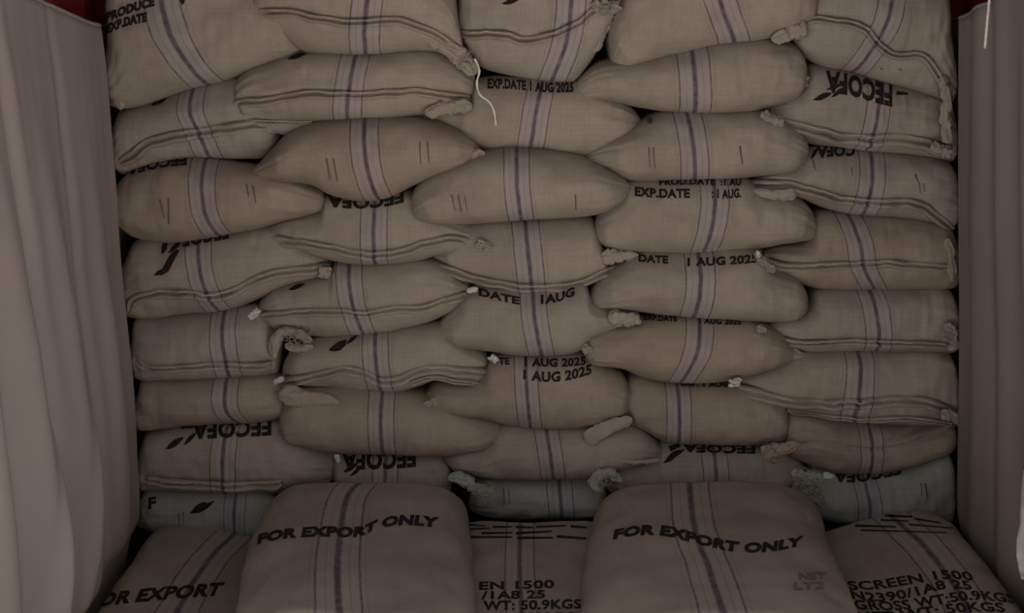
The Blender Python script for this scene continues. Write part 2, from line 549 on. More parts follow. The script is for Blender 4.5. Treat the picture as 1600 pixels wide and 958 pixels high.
def fibres(S, cx, cy, r, n, y, mat='fibre', name='loose_fibres', rad=0.0007):
    """tuft of frayed jute fibres around a torn corner"""
    rg = random.Random(S.seed * 7 + int(cx))
    V, Fc = [], []
    for _ in range(int(n * 0.6)):
        a = rg.uniform(0, 2 * math.pi); q = r * math.sqrt(rg.random()) * 0.6
        x, z = cx + math.cos(a) * q, cy + math.sin(a) * q * 0.6
        th = rg.uniform(0, 2 * math.pi); L = rg.uniform(0.4, 1.1) * r; bend = rg.uniform(-4.5, 4.5)
        yy = y - 0.014 + rg.uniform(-0.008, 0.012)
        m = 9; P = []
        for i in range(m):
            P.append(on_y(x, z, yy - 0.006 * math.sin(math.pi * i / (m - 1))))
            x += math.cos(th) * L / m; z += math.sin(th) * L / m; th += bend / m
        for i, p in enumerate(P):
            for k in range(4):
                an = math.pi / 2 * k
                V.append(p + Vector((math.cos(an) * rad, math.sin(an) * rad * 0.7, math.sin(an) * rad)))
        b0 = len(V) - m * 4
        for i in range(m - 1):
            for k in range(4):
                Fc.append((b0 + i * 4 + k, b0 + (i + 1) * 4 + k, b0 + (i + 1) * 4 + (k + 1) % 4, b0 + i * 4 + (k + 1) % 4))
    o = link_mesh(name, V, Fc, M[mat], S.root, S.base)
    o['kind'] = 'stuff'
    return o

# ------------------------------------------------------------------ container shell
def struct(name, verts, faces, mat, smooth=False):
    o = link_mesh(name, verts, faces, mat, smooth=smooth)
    o['kind'] = 'structure'
    return o

def corrugated(name, x0, sgn, y0, y1, z0, z1, mat):
    """trapezoid corrugated steel side with real thickness"""
    prof = []
    y = y0; per = 0.278
    while y < y1:
        prof += [(y, 0), (y + 0.07, 0), (y + 0.139, 0.036), (y + 0.209, 0.036)]
        y += per
    prof.append((y1, 0))
    prof = [(min(a, y1), b) for a, b in prof]
    V, Fc = [], []
    for y, dx in prof:
        for z in (z0, z1):
            V.append((x0 + sgn * dx, y, z))
        for z in (z0, z1):
            V.append((x0 + sgn * 0.05, y, z))
    for i in range(len(prof) - 1):
        a = i * 4; b = a + 4
        Fc += [(a, b, b + 1, a + 1), (a + 3, b + 3, b + 2, a + 2), (a + 1, b + 1, b + 3, a + 3), (a, a + 2, b + 2, b)]
    e = (len(prof) - 1) * 4
    Fc += [(0, 1, 3, 2), (e, e + 2, e + 3, e + 1)]
    return struct(name, V, Fc, mat)

def box(name, x0, x1, y0, y1, z0, z1, mat):
    V = [(x, y, z) for x in (x0, x1) for y in (y0, y1) for z in (z0, z1)]
    Fc = [(0, 1, 3, 2), (4, 6, 7, 5), (0, 4, 5, 1), (2, 3, 7, 6), (0, 2, 6, 4), (1, 5, 7, 3)]
    return struct(name, V, Fc, mat)

XL, XR = -1.17, 1.35
corrugated('wall_left', XL, -1, -1.35, 1.0, 0.0, 2.42, M['red'])
corrugated('wall_right', XR, 1, -1.35, 1.0, 0.0, 2.42, M['red'])
box('wall_back', XL - 0.05, XR + 0.05, 1.0, 1.05, 0.0, 2.42, M['red'])
box('floor', XL - 0.05, XR + 0.05, -1.35, 1.05, -0.06, 0.0, M['ply'])
box('ground', -9, 9, -14.0, -1.35, -0.30, -0.12, M['ground'])
box('ceiling', XL - 0.05, XR + 0.05, -1.35, 1.05, 2.42, 2.47, M['ceil'])

# ------------------------------------------------------------------ the stacked sacks, column by column
# column 1, against the left liner
s = wall_sack('large tilted tan sack at the top left corner, EXP.DATE printed at its left end',
    [(168, 150), (165, 60), (170, -20), (250, -62), (340, -60), (420, -20), (455, 20), (474, 74)],
    [(172, 160), (195, 168), (230, 160), (300, 136), (350, 124), (400, 104), (440, 90), (474, 80)],
    0.05, [(268, -60), (262, 0), (287, 75), (322, 130)], b=0.10, mat='tan', half=27, seed=1, e0=0.02)
print_on(s, [('text', 'PRODUCE', [(166, 34), (200, 21), (242, 8)], 13, False, 0, 0.07), ('text', 'EXP.DATE', [(167, 52), (195, 41), (230, 33)], 13, False, 0, 0.07)])
print_on(s, [leaf((284, 8), (250 + 36, -8), 8)], 'leaf_emblem')
ear(s, [(178, 70), (182, 110), (186, 150), (188, 172)], 7, 9, y=-0.10, name='side_fold', mat='grey', crumple=0.12)

s = wall_sack('greyish sack with sagging sewn mouth, second from the top in the left column',
    [(180, 235), (180, 195), (184, 178), (230, 162), (300, 136), (357, 122), (385, 128), (420, 160), (440, 190)],
    [(184, 250), (196, 272), (240, 260), (310, 248), (375, 247), (415, 244), (440, 215)],
    0.02, [(303, 130), (305, 170), (318, 205), (330, 248)], b=0.09, mat='grey', half=20, seed=2, e0=0.03,
    hem={'pts': [(186, 254), (205, 240), (232, 222), (270, 210), (320, 203), (370, 196), (420, 191), (496, 192)], 'h': 20, 'out': 0.024})
print_on(s, [leaf((236, 166), (256, 150), 9), leaf((246, 164), (266, 147), 6)], 'leaf_emblem')
ear(s, [(400, 198), (440, 197), (496, 203)], 12, 8, y=-0.085, name='folded_flap', crumple=0.25, flat=0.5)

s = wall_sack('plump warm brown sack with rounded left end, third from the top in the left column',
    [(184, 320), (188, 290), (205, 271), (240, 259), (300, 251), (380, 262), (440, 274), (490, 296), (512, 318)],
    [(185, 330), (192, 352), (210, 371), (260, 379), (300, 375), (360, 364), (400, 357), (440, 345), (480, 336), (512, 326)],
    0.05, [(320, 250), (328, 320), (342, 364)], b=0.10, mat='brown', half=20, seed=3, e0=0.08)
ticks(s, [((250, 312), (257, 340), 2), ((263, 310), (264, 350), 3), ((385, 288), (389, 308), 2.4), ((395, 290), (400, 318), 2.4)])
print_on(s, [('text', 'FECOFA', [(198, 262), (225, 254), (262, 247), (292, 244)], 14, True, 0, 0.05)], off=0.002)
ear(s, [(500, 320), (508, 326)], 9, 6, y=-0.06)

s = wall_sack('sack with curved black leaf emblem above a stepped hem, fourth down the left column',
    [(196, 450), (197, 410), (206, 384), (230, 372), (260, 376), (300, 372), (360, 362), (420, 354), (480, 372), (519, 410)],
    [(196, 478), (205, 494), (235, 500), (300, 491), (350, 486), (400, 468), (440, 450), (519, 432)],
    0.015, [(312, 370), (322, 420), (336, 465), (345, 488)], b=0.09, mat='tan', half=20, seed=4, e0=0.03,
    hem={'pts': [(200, 486), (206, 468), (235, 458), (267, 454), (305, 457), (345, 459), (375, 447), (410, 430), (450, 421), (516, 416)], 'h': 17, 'out': 0.022})
print_on(s, [('poly', [(240, 431), (246, 424), (254, 420), (259, 410), (266, 398), (276, 390), (281, 392), (272, 408), (264, 424), (254, 430)]), leaf((252, 398), (262, 376), 9), leaf((262, 396), (284, 378), 7)], 'leaf_emblem')
print_on(s, [('text', 'FECOFA', [(268, 368), (300, 364), (330, 358), (358, 353)], 20, True, 0, 0.04)], off=0.002)
ear(s, [(500, 425), (518, 427)], 10, 7, y=-0.08, name='folded_flap')

s = wall_sack('boxy greyish sack with nearly straight sewn mouth, fifth down the left column',
    [(210, 575), (206, 540), (208, 506), (240, 501), (330, 490), (380, 484), (410, 488), (428, 520), (436, 548)],
    [(211, 580), (222, 592), (260, 594), (330, 592), (430, 583), (436, 570)],
    0.03, [(351, 480), (355, 520), (363, 592)], b=0.09, mat='grey', half=20, seed=5, e0=0.02, e1=0.03,
    hem={'pts': [(214, 562), (232, 571), (262, 573), (300, 570), (350, 568), (390, 570), (425, 568)], 'h': 15, 'out': 0.020})
ear(s, [(222, 566), (232, 580), (245, 588)], 8, 4, y=-0.11, name='folded_flap')
ear(s, [(428, 560), (431, 530), (447, 518), (468, 522), (488, 534)], 7, 7, y=-0.11, crumple=0.5)
ear(s, [(445, 540), (470, 545), (490, 541)], 6, 5, y=-0.10, crumple=0.5)
fibres(s, 465, 530, 26, 50, -0.125)

s = wall_sack('warm tan sack with gathered cloth knob at its right end, sixth down the left column',
    [(218, 650), (217, 610), (224, 592), (300, 590), (380, 586), (428, 590), (446, 606), (452, 622)],
    [(218, 655), (222, 672), (300, 664), (400, 660), (440, 652), (452, 636)],
    0.03, [(357, 585), (361, 630), (376, 662)], b=0.09, mat='brown', half=20, seed=6, e0=0.02)
ear(s, [(436, 612), (470, 622), (500, 624), (530, 629)], 18, 9, y=-0.118, crumple=0.12, mat='brown', y1=-0.135)

s = wall_sack('sack with upside-down lettering above a pale mouth seam, seventh down the left column',
    [(221, 745), (221, 700), (228, 682), (290, 668), (360, 661), (430, 660), (480, 684), (518, 705), (528, 730)],
    [(222, 752), (232, 768), (300, 770), (400, 772), (480, 768), (528, 752)],
    0.02, [(357, 660), (355, 700), (353, 768)], b=0.09, mat='grey', half=20, seed=7, e0=0.02,
    hem={'pts': [(226, 748), (270, 750), (320, 754), (360, 756), (400, 754), (440, 752)], 'h': 18, 'out': 0.022})
print_on(s, [('text', 'FECOFA', [(300, 662), (330, 661), (370, 659), (424, 656)], 24, True, 0, 0.045)], off=0.002)
print_on(s, [leaf((258, 702), (288, 684), 10), leaf((286, 696), (308, 676), 7), bar((284, 668), (302, 668), 5)], 'leaf_emblem')
ear(s, [(428, 754), (440, 752)], 6, 4, y=-0.08)

s = wall_sack('bluish grey sack at the foot of the left column, short dark strokes on it',
    [(222, 815), (221, 780), (230, 770), (280, 768), (340, 768), (410, 768), (450, 800)],
    [(223, 822), (262, 838), (300, 845), (350, 847), (420, 844), (450, 815)],
    0.03, [(371, 770), (371, 845)], b=0.06, mat='blue', half=17, seed=8, e0=0.02, length=0.6)
print_on(s, [leaf((296, 802), (324, 785), 10), leaf((306, 802), (336, 783), 7)], 'leaf_emblem')
print_on(s, [('text', 'F', [(232, 795), (244, 793)], 16, False)])
ticks(s, [((279, 802), (280, 821), 2.5), ((286, 800), (287, 818), 1.8)])

# column 2
s = wall_sack('topmost sack of the second column, white thread hanging from its frayed right corner',
    [(388, 12), (392, -20), (430, -70), (560, -90), (660, -70), (706, -20), (716, 30), (722, 70)],
    [(390, 34), (430, 50), (468, 76), (510, 82), (582, 83), (650, 77), (700, 82), (730, 100), (726, 86)],
    0.08, [(600, -90), (578, 0), (573, 40), (571, 82)], b=0.09, mat='tan', half=22, seed=9, e1=0.02,
    hem={'pts': [(386, 22), (420, 17), (455, 18), (510, 29), (560, 33), (620, 30), (655, 40), (690, 56), (722, 78)], 'h': 14, 'out': 0.020})
ear(s, [(390, 26), (392, 40)], 6, 3, y=-0.14, name='folded_flap')
ear(s, [(672, 62), (700, 75), (722, 92), (744, 116)], 9, 13, y=-0.13, crumple=0.55)
fibres(s, 728, 92, 20, 30, -0.15)
k, L = keyed([(742, 92), (749, 110), (745, 130), (750, 148), (765, 160), (772, 175), (775, 197)])
tube('loose_thread', [on_y(*catmull(k, i / 40), -0.17 - 0.005 * math.sin(i * 0.3)) for i in range(41)], [0.0028 + 0.0006 * math.sin(i) for i in range(41)], M['white'], s.root, s.base, 6)

s = wall_sack('broad sack with looped pale hem at its left corner, second down the second column',
    [(360, 165), (368, 130), (385, 112), (415, 100), (460, 84), (500, 81), (580, 84), (650, 78), (700, 86), (738, 116), (744, 140)],
    [(362, 178), (395, 190), (460, 189), (550, 191), (605, 188), (650, 179), (700, 172), (744, 160)],
    0.05, [(558, 80), (549, 140), (544, 190)], b=0.09, mat='tan', half=21, seed=10, e0=0.03,
    hem={'pts': [(359, 186), (362, 166), (378, 158), (410, 156), (445, 150), (480, 144), (560, 146), (650, 141), (690, 146), (735, 152)], 'h': 15, 'out': 0.020})
add_hem(s, [(384, 187), (420, 189), (488, 190)], h=7, out=0.014, name='lower_hem')
print_on(s, [leaf((448, 92), (480, 84), 8)], 'leaf_emblem')

s = wall_sack('plump warm brown sack with two tally pairs and pinched right tip, second column',
    [(384, 276), (400, 262), (425, 235), (455, 206), (500, 194), (560, 188), (640, 187), (700, 200), (735, 218), (754, 236)],
    [(384, 279), (440, 283), (485, 288), (515, 303), (555, 313), (602, 309), (650, 287), (700, 267), (735, 261), (754, 250)],
    0.075, [(570, 185), (577, 250), (592, 310)], b=0.10, mat='brown', half=21, seed=11)
ticks(s, [((510, 247), (516, 280), 2.6), ((521, 248), (527, 283), 2.6), ((656, 222), (657, 256), 2.2), ((668, 222), (670, 254), 2.2)])
ear(s, [(738, 250), (745, 238), (753, 240), (755, 262)], 6, 4, y=-0.12, crumple=0.2)

s = wall_sack('low sack with hem sagging below its stripes, fourth down the second column',
    [(402, 372), (420, 356), (450, 342), (500, 330), (512, 306), (560, 308), (632, 300), (680, 326), (720, 346), (745, 360), (762, 380)],
    [(404, 380), (450, 388), (510, 404), (560, 414), (610, 413), (655, 406), (690, 396), (762, 396)],
    0.03, [(587, 300), (587, 412)], b=0.08, mat='tan', half=20, seed=12,
    hem={'pts': [(403, 368), (425, 371), (460, 376), (500, 381), (545, 391), (585, 395), (625, 391), (665, 378), (700, 371), (735, 377), (765, 388)], 'h': 17, 'out': 0.022})
print_on(s, [('text', 'FECOFA', [(511, 306), (560, 309), (600, 306), (631, 299)], 17, True, 0, 0.05)], off=0.002)
ear(s, [(745, 378), (768, 388)], 7, 5, y=-0.10)

s = wall_sack('sack with small white knot at its left corner, fifth down the second column',
    [(396, 488), (410, 470), (430, 455), (515, 428), (524, 414), (560, 413), (605, 413), (660, 409), (700, 422), (730, 448), (742, 462)],
    [(400, 500), (430, 515), (490, 525), (540, 527), (600, 521), (650, 510), (690, 494), (742, 468)],
    0.03, [(546, 412), (555, 470), (570, 524)], b=0.085, mat='tan', half=20, seed=13,
    hem={'pts': [(400, 492), (430, 490), (480, 484), (540, 485), (575, 488), (610, 480), (660, 479), (700, 466), (735, 458)], 'h': 15, 'out': 0.018})
print_on(s, [leaf((450, 453), (478, 444), 7)], 'leaf_emblem')
ear(s, [(390, 496), (400, 489), (405, 484)], 5, 4, y=-0.13, mat='tagw', name='tied_knot', crumple=0.5)

s = wall_sack('sack with leaf emblem above a strongly wavy hem, sixth down the second column',
    [(436, 590), (445, 565), (465, 542), (540, 526), (600, 520), (655, 512), (690, 512), (722, 538), (755, 556), (768, 575)],
    [(438, 600), (500, 604), (560, 612), (620, 612), (655, 602), (690, 590), (730, 600), (768, 604)],
    0.045, [(587, 520), (591, 560), (597, 612)], b=0.085, mat='tan', half=20, seed=14,
    hem={'pts': [(432, 597), (460, 592), (500, 582), (545, 574), (570, 580), (592, 592), (622, 590), (650, 578), (680, 573), (720, 577), (765, 582)], 'h': 18, 'out': 0.022})
print_on(s, [('poly', [(513, 548), (520, 541), (530, 534), (542, 531), (540, 540), (532, 548), (522, 550)]), leaf((540, 538), (560, 524), 6)], 'leaf_emblem')
ear(s, [(428, 598), (444, 590)], 3.5, 3.5, y=-0.13, mat='thread', name='frayed_tip')
add_hem(s, [(640, 598), (675, 588), (710, 593), (764, 600)], h=9, out=0.016, name='lower_hem')

s = wall_sack('long smooth warm brown sack tapering to a right point, seventh down the second column',
    [(432, 670), (440, 640), (462, 612), (530, 606), (580, 608), (625, 613), (660, 622), (720, 640), (770, 662), (802, 682)],
    [(432, 680), (455, 694), (520, 707), (580, 711), (650, 712), (710, 712), (760, 700), (802, 686)],
    0.06, [(598, 612), (600, 710)], b=0.095, mat='brown', half=20, seed=15)

s = wall_sack('sack half hidden behind the plump flat sack, FECOFA upside down across its front',
    [(520, 740), (521, 716), (530, 708), (600, 708), (680, 708), (700, 720), (706, 740)],
    [(522, 770), (550, 790), (620, 800), (680, 795), (706, 770)],
    0.02, [(604, 705), (604, 775)], b=0.075, mat='grey', half=20, seed=16, length=0.6)
print_on(s, [('text', 'FECOFA', [(534, 708), (570, 707), (610, 706), (650, 703)], 26, True, 0.0, 0.045)], off=0.002)
print_on(s, [leaf((536, 738), (560, 724), 8), leaf((546, 744), (566, 730), 6)], 'leaf_emblem')
ear(s, [(526, 712), (528, 722)], 3.5, 3, y=-0.125, mat='tagw', name='cloth_scrap')

# column 3
s = wall_sack('topmost sack of the middle column, torn fringed mouth rising to the right',
    [(716, 60), (715, 10), (730, -50), (840, -80), (930, -60), (975, -10), (968, 10)],
    [(735, 92), (760, 106), (800, 116), (850, 124), (895, 125), (912, 110), (935, 75), (952, 30)],
    0.06, [(892, -80), (890, 20), (882, 70), (863, 125)], b=0.09, mat='grey', half=21, seed=17, e0=0.02,
    hem={'pts': [(716, 50), (750, 52), (790, 52), (815, 60), (850, 56), (880, 46), (905, 34), (930, 14), (972, 2)], 'h': 15, 'out': 0.020})
print_on(s, [leaf((784, 6), (816, -4), 9)], 'leaf_emblem')
ear(s, [(925, 12), (950, 10), (972, 14)], 8, 6, y=-0.15, crumple=0.6, name='frayed_tip')
fibres(s, 950, 10, 22, 40, -0.165)
ear(s, [(945, 16), (935, 50), (922, 85)], 15, 9, y=-0.10, mat='grey', name='side_fold', crumple=0.15)

s = wall_sack('smooth tan sack with shaded dark print along its top, second down the middle column',
    [(640, 184), (690, 166), (735, 150), (745, 128), (800, 122), (850, 124), (900, 128), (940, 142), (980, 166), (1006, 190)],
    [(640, 186), (680, 190), (720, 208), (760, 236), (800, 236), (850, 238), (900, 246), (940, 238), (975, 220), (1006, 196)],
    0.03, [(850, 120), (839, 160), (827, 238)], b=0.09, mat='tan', half=20, seed=18)
print_on(s, [('text', 'EXP.DATE 1 AUG 2025', [(762, 138), (800, 139), (850, 144), (896, 144)], 14, False)], off=0.002)
ear(s, [(664, 178), (700, 168), (738, 164)], 8, 12, y=-0.12, name='folded_flap', crumple=0.25)

s = wall_sack('large plump sack with tally marks at both ends, third down the middle column',
    [(640, 334), (645, 305), (665, 282), (700, 262), (745, 245), (785, 236), (850, 239), (900, 246), (945, 266), (988, 290)],
    [(642, 344), (680, 349), (740, 349), (820, 343), (880, 340), (930, 335), (965, 322), (988, 302)],
    0.085, [(807, 235), (808, 290), (815, 345)], b=0.10, mat='tan', half=19, seed=19)
ticks(s, [((706, 304), (711, 328), 2), ((716, 305), (721, 330), 2.2), ((726, 307), (730, 330), 1.6), ((899, 304), (900, 328), 2.2)])

s = wall_sack('sack with a hem curving like a smile beneath it, fourth down the middle column',
    [(668, 405), (688, 380), (712, 356), (770, 344), (820, 342), (900, 340), (925, 344), (936, 372), (950, 394), (1000, 398)],
    [(672, 410), (720, 432), (760, 452), (810, 458), (870, 457), (920, 444), (960, 424), (1000, 402)],
    0.015, [(820, 340), (826, 400), (832, 458)], b=0.085, mat='tan', half=21, seed=20, e0=0.02, e1=0.02,
    hem={'pts': [(664, 408), (700, 419), (750, 434), (800, 444), (850, 447), (900, 441), (940, 425), (1000, 399)], 'h': 16, 'out': 0.020})
ear(s, [(940, 404), (965, 400), (998, 399)], 12, 6, y=-0.095, crumple=0.25)

s = wall_sack('sack with date lettering sagging either side of its stripes, fifth down the middle column',
    [(678, 524), (690, 505), (712, 480), (735, 457), (800, 452), (860, 452), (912, 444), (925, 470), (950, 482), (1003, 494)],
    [(678, 530), (705, 540), (760, 548), (810, 556), (870, 556), (905, 548), (930, 526), (1003, 512)],
    0.045, [(832, 450), (835, 490), (847, 556)], b=0.09, mat='tan', half=20, seed=21, e1=0.02)
print_on(s, [('text', 'DATE', [(748, 462), (790, 472), (812, 476)], 11, False), ('text', '1AUG', [(845, 475), (870, 472), (898, 462)], 13, False)], off=0.002)
ear(s, [(729, 454), (746, 453)], 3.5, 3.5, y=-0.12, mat='tagw', name='cloth_scrap')
ear(s, [(950, 497), (975, 498), (1002, 502)], 13, 8, y=-0.125, crumple=0.3, mat='tan')

s = wall_sack('broad warm brown sack with two rows reading AUG 2025, sixth down the middle column',
    [(657, 640), (668, 618), (690, 602), (750, 592), (768, 566), (790, 558), (850, 559), (905, 556), (930, 570), (970, 590), (985, 612), (994, 640)],
    [(659, 645), (700, 645), (750, 652), (790, 664), (850, 670), (920, 668), (960, 656), (994, 645)],
    0.05, [(821, 558), (823, 600), (829, 668)], b=0.10, mat='brown', half=18, seed=22)
print_on(s, [('text', 'TE', [(780, 570), (796, 570)], 10, False), ('text', '1 AUG 2025', [(820, 572), (850, 573), (885, 573), (915, 570)], 12, False),
             ('text', '1 AUG 2025', [(818, 592), (850, 596), (885, 594), (924, 584)], 14, False)], off=0.002)
ear(s, [(768, 556), (776, 566)], 5, 4, y=-0.10, mat='tagw', name='cloth_scrap', crumple=0.5)
ear(s, [(660, 638), (675, 630), (694, 626)], 7, 4, y=-0.105, name='gathered_corner')

s = wall_sack('tan sack with flattened pointed right end, seventh down the middle column',
    [(692, 718), (720, 706), (760, 694), (784, 668), (850, 670), (910, 670), (955, 668), (1000, 676), (1036, 706)],
    [(692, 724), (715, 740), (780, 748), (850, 749), (930, 746), (965, 736), (1036, 722)],
    0.06, [(853, 668), (859, 700), (865, 748)], b=0.085, mat='tan', half=19, seed=23)
ear(s, [(916, 692), (938, 674), (988, 654)], 15, 9, y=-0.128, crumple=0.12, name='folded_flap', mat='tan', flat=0.3)
ear(s, [(962, 720), (1000, 722), (1033, 719)], 4, 3, y=-0.13, name='lower_fold')

s = wall_sack('lowest sack of the middle column, bluish with frayed corners, between two plump flat sacks',
    [(732, 790), (738, 762), (760, 750), (860, 749), (925, 748), (945, 765), (948, 790)],
    [(732, 800), (770, 810), (850, 812), (915, 810), (948, 800)],
    0.03, [(873, 748), (878, 810)], b=0.06, mat='blue', half=20, seed=24, length=0.6)
ticks(s, [((787, 764), (788, 787), 2), ((795, 766), (796, 788), 1.6)])
ear(s, [(700, 745), (728, 752), (752, 768), (772, 768)], 9, 8, y=-0.155, crumple=0.6)
fibres(s, 752, 768, 24, 45, -0.17)
ear(s, [(936, 770), (930, 752), (945, 738), (972, 752)], 9, 6, y=-0.15, crumple=0.6)
fibres(s, 938, 752, 22, 40, -0.165)

# column 4
s = wall_sack('large topmost sack of the fourth column, slanting down to a pointed lower left tip',
    [(954, 98), (950, 50), (962, 10), (990, -40), (1080, -75), (1180, -75), (1250, -50), (1285, -5), (1292, 16)],
    [(956, 114), (1000, 104), (1060, 88), (1120, 71), (1175, 66), (1240, 46), (1292, 22)],
    0.07, [(1092, -75), (1118, 0), (1146, 66)], b=0.10, mat='tan', half=24, seed=25, e0=0.015)

s = wall_sack('smooth tan sack with sharp left tip, second down the fourth column',
    [(890, 150), (910, 122), (940, 100), (1000, 92), (1060, 76), (1130, 64), (1200, 62), (1245, 74), (1262, 100), (1264, 120)],
    [(890, 154), (955, 156), (1000, 166), (1060, 174), (1170, 174), (1205, 166), (1250, 150), (1264, 135)],
    0.055, [(1078, 75), (1080, 120), (1084, 174)], b=0.10, mat='tan', half=23, seed=26, e1=0.06)
ear(s, [(1246, 128), (1260, 125)], 9, 6, y=-0.10, crumple=0.4)
fibres(s, 1256, 128, 14, 18, -0.115)

s = wall_sack('tan sack with tally pair left and single stroke right, third down the fourth column',
    [(908, 248), (945, 225), (1000, 196), (1035, 178), (1062, 172), (1130, 175), (1195, 176), (1235, 196), (1262, 220), (1268, 240)],
    [(908, 254), (950, 264), (985, 280), (1060, 281), (1130, 280), (1180, 275), (1235, 268), (1268, 254)],
    0.05, [(1072, 175), (1079, 230), (1084, 280)], b=0.095, mat='tan', half=21, seed=27)
ticks(s, [((1014, 230), (1016, 262), 2), ((1021, 230), (1023, 262), 2), ((1156, 228), (1160, 256), 3)])
print_on(s, [('poly', [(1011, 186), (1017, 183), (1021, 188), (1018, 194), (1012, 193)])], 'ink_spot', 'fade')

s = wall_sack('wide sack under two rows of expiry lettering, fourth down the fourth column',
    [(926, 362), (940, 335), (965, 310), (985, 284), (1050, 280), (1160, 280), (1200, 304), (1240, 308), (1268, 330), (1284, 364)],
    [(926, 370), (950, 386), (1000, 396), (1060, 398), (1120, 397), (1180, 390), (1225, 380), (1284, 374)],
    0.045, [(1112, 282), (1111, 320), (1096, 398)], b=0.095, mat='tan', half=21, seed=28)
print_on(s, [('text', 'PROD.DATE', [(1030, 290), (1070, 289), (1118, 289)], 9, False), ('text', ':1 AU', [(1126, 290), (1158, 290)], 9, False),
             ('text', 'EXP.DATE', [(992, 306), (1030, 309), (1078, 309)], 13, False), ('text', ': 1 AUG.', [(1112, 309), (1135, 310), (1158, 308)], 13, False)], off=0.002)

s = wall_sack('smooth sack with long date print along its upper edge, fifth down the fourth column',
    [(917, 474), (940, 440), (970, 415), (1002, 398), (1060, 394), (1180, 392), (1210, 424), (1245, 438), (1262, 460), (1267, 480)],
    [(917, 484), (980, 485), (1040, 492), (1100, 498), (1180, 502), (1240, 502), (1267, 490)],
    0.06, [(1090, 395), (1089, 440), (1082, 498)], b=0.10, mat='tan', half=22, seed=29)
print_on(s, [('text', 'DATE', [(998, 409), (1020, 411), (1044, 412)], 11, False), ('text', '1 AUG 2025', [(1074, 416), (1110, 415), (1150, 413), (1184, 410)], 12, False)], off=0.002)

s = wall_sack('sack with rounded left end and stripes curving left, sixth down the fourth column',
    [(907, 545), (915, 528), (940, 516), (1000, 502), (1060, 496), (1160, 500), (1200, 512), (1235, 535), (1250, 556)],
    [(908, 555), (925, 569), (970, 575), (1005, 590), (1060, 598), (1130, 597), (1195, 580), (1250, 566)],
    0.055, [(1092, 495), (1084, 540), (1060, 598)], b=0.10, mat='brown', half=21, seed=30, e0=0.07)
print_on(s, [('text', 'EXP.DATE', [(1006, 500), (1030, 502), (1058, 503)], 8, False), ('text', '1 AUG 2025', [(1092, 506), (1120, 507), (1158, 508)], 8, False)], off=0.002)
ear(s, [(910, 548), (920, 545), (926, 552), (920, 558)], 7, 5, y=-0.12, name='gathered_corner', crumple=0.4)
ear(s, [(1195, 545), (1225, 552), (1262, 562)], 22, 8, y=-0.075, crumple=0.15, mat='brown')

s = wall_sack('plain warm brown sack without pointed ends, seventh down the fourth column',
    [(972, 650), (978, 610), (992, 592), (1050, 598), (1140, 600), (1200, 604), (1226, 625), (1232, 650)],
    [(974, 662), (1005, 670), (1035, 688), (1100, 694), (1180, 696), (1222, 692), (1232, 680)],
    0.03, [(1057, 595), (1057, 692)], b=0.095, mat='brown', half=19, seed=31, e0=0.03, e1=0.03)
print_on(s, [('text', 'EXP. 1 AUG', [(1064, 603), (1100, 605), (1138, 605)], 8, False)], off=0.002)

s = wall_sack('greyish sack with black slanted emblem at its upper left, foot of the fourth column',
    [(940, 745), (960, 722), (1020, 712), (1035, 694), (1100, 696), (1180, 698), (1245, 718), (1268, 750)],
    [(942, 765), (1000, 785), (1100, 795), (1200, 792), (1268, 770)],
    0.015, [(1113, 695), (1116, 770)], b=0.08, mat='grey', half=20, seed=32, length=0.6)
print_on(s, [leaf((1036, 724), (1064, 703), 10), bar((1046, 702), (1062, 696), 9), leaf((1048, 716), (1070, 702), 6)], 'leaf_emblem')
print_on(s, [('text', 'FECOFA', [(1066, 694), (1110, 696), (1180, 697)], 12, True, 0, 0.05)], off=0.002)
add_hem(s, [(1000, 757), (1050, 760), (1105, 764), (1170, 763)], h=5, out=0.012, name='pale_seam')

# column 5, against the right liner
s = wall_sack('topmost sack at the right with a twisted hem dropping to its lower right corner',
    [(1232, 50), (1240, 10), (1262, -40), (1340, -70), (1430, -65), (1478, -30), (1486, 30), (1488, 110)],
    [(1240, 60), (1258, 84), (1290, 102), (1330, 109), (1380, 125), (1440, 142), (1488, 160)],
    0.045, [(1398, -70), (1383, 0), (1366, 55), (1335, 110)], b=0.09, mat='grey', half=20, seed=33, e1=0.02,
    hem={'pts': [(1222, 52), (1245, 36), (1272, 28), (1318, 33), (1352, 44), (1370, 66), (1395, 83), (1440, 86), (1462, 110), (1484, 160)], 'h': 12, 'out': 0.020})
ear(s, [(1205, 62), (1235, 52), (1262, 40)], 6, 14, y=-0.13, name='folded_flap', crumple=0.3)
ticks(s, [((1376, 106), (1380, 108), 3), ((1405, 107), (1409, 110), 3)])
ear(s, [(1470, 120), (1478, 145), (1484, 175)], 8, 5, y=-0.12, name='side_fold', crumple=0.3)

s = wall_sack('sack with large upside-down black lettering and leaf emblem, second down the right column',
    [(1190, 176), (1210, 160), (1250, 140), (1268, 104), (1320, 110), (1380, 126), (1440, 142), (1480, 156), (1486, 190)],
    [(1192, 186), (1230, 206), (1265, 222), (1340, 236), (1420, 242), (1484, 252), (1486, 240)],
    0.015, [(1370, 110), (1366, 150), (1350, 236)], b=0.085, mat='grey', half=18, seed=34, e1=0.02,
    hem={'pts': [(1188, 178), (1210, 188), (1245, 194), (1290, 206), (1340, 214), (1400, 213), (1440, 220), (1486, 232)], 'h': 22, 'out': 0.024})
print_on(s, [('text', 'FECOFA', [(1290, 113), (1325, 118), (1370, 130), (1394, 136)], 30, True, 0, 0.05), bar((1402, 131), (1450, 137), 4), bar((1400, 146), (1418, 147), 6)], off=0.002)
print_on(s, [leaf((1270, 156), (1300, 146), 9), leaf((1290, 140), (1318, 132), 6), leaf((1298, 152), (1322, 136), 7)], 'leaf_emblem')
ear(s, [(1190, 176), (1205, 186), (1225, 192)], 5, 6, y=-0.12, crumple=0.6)
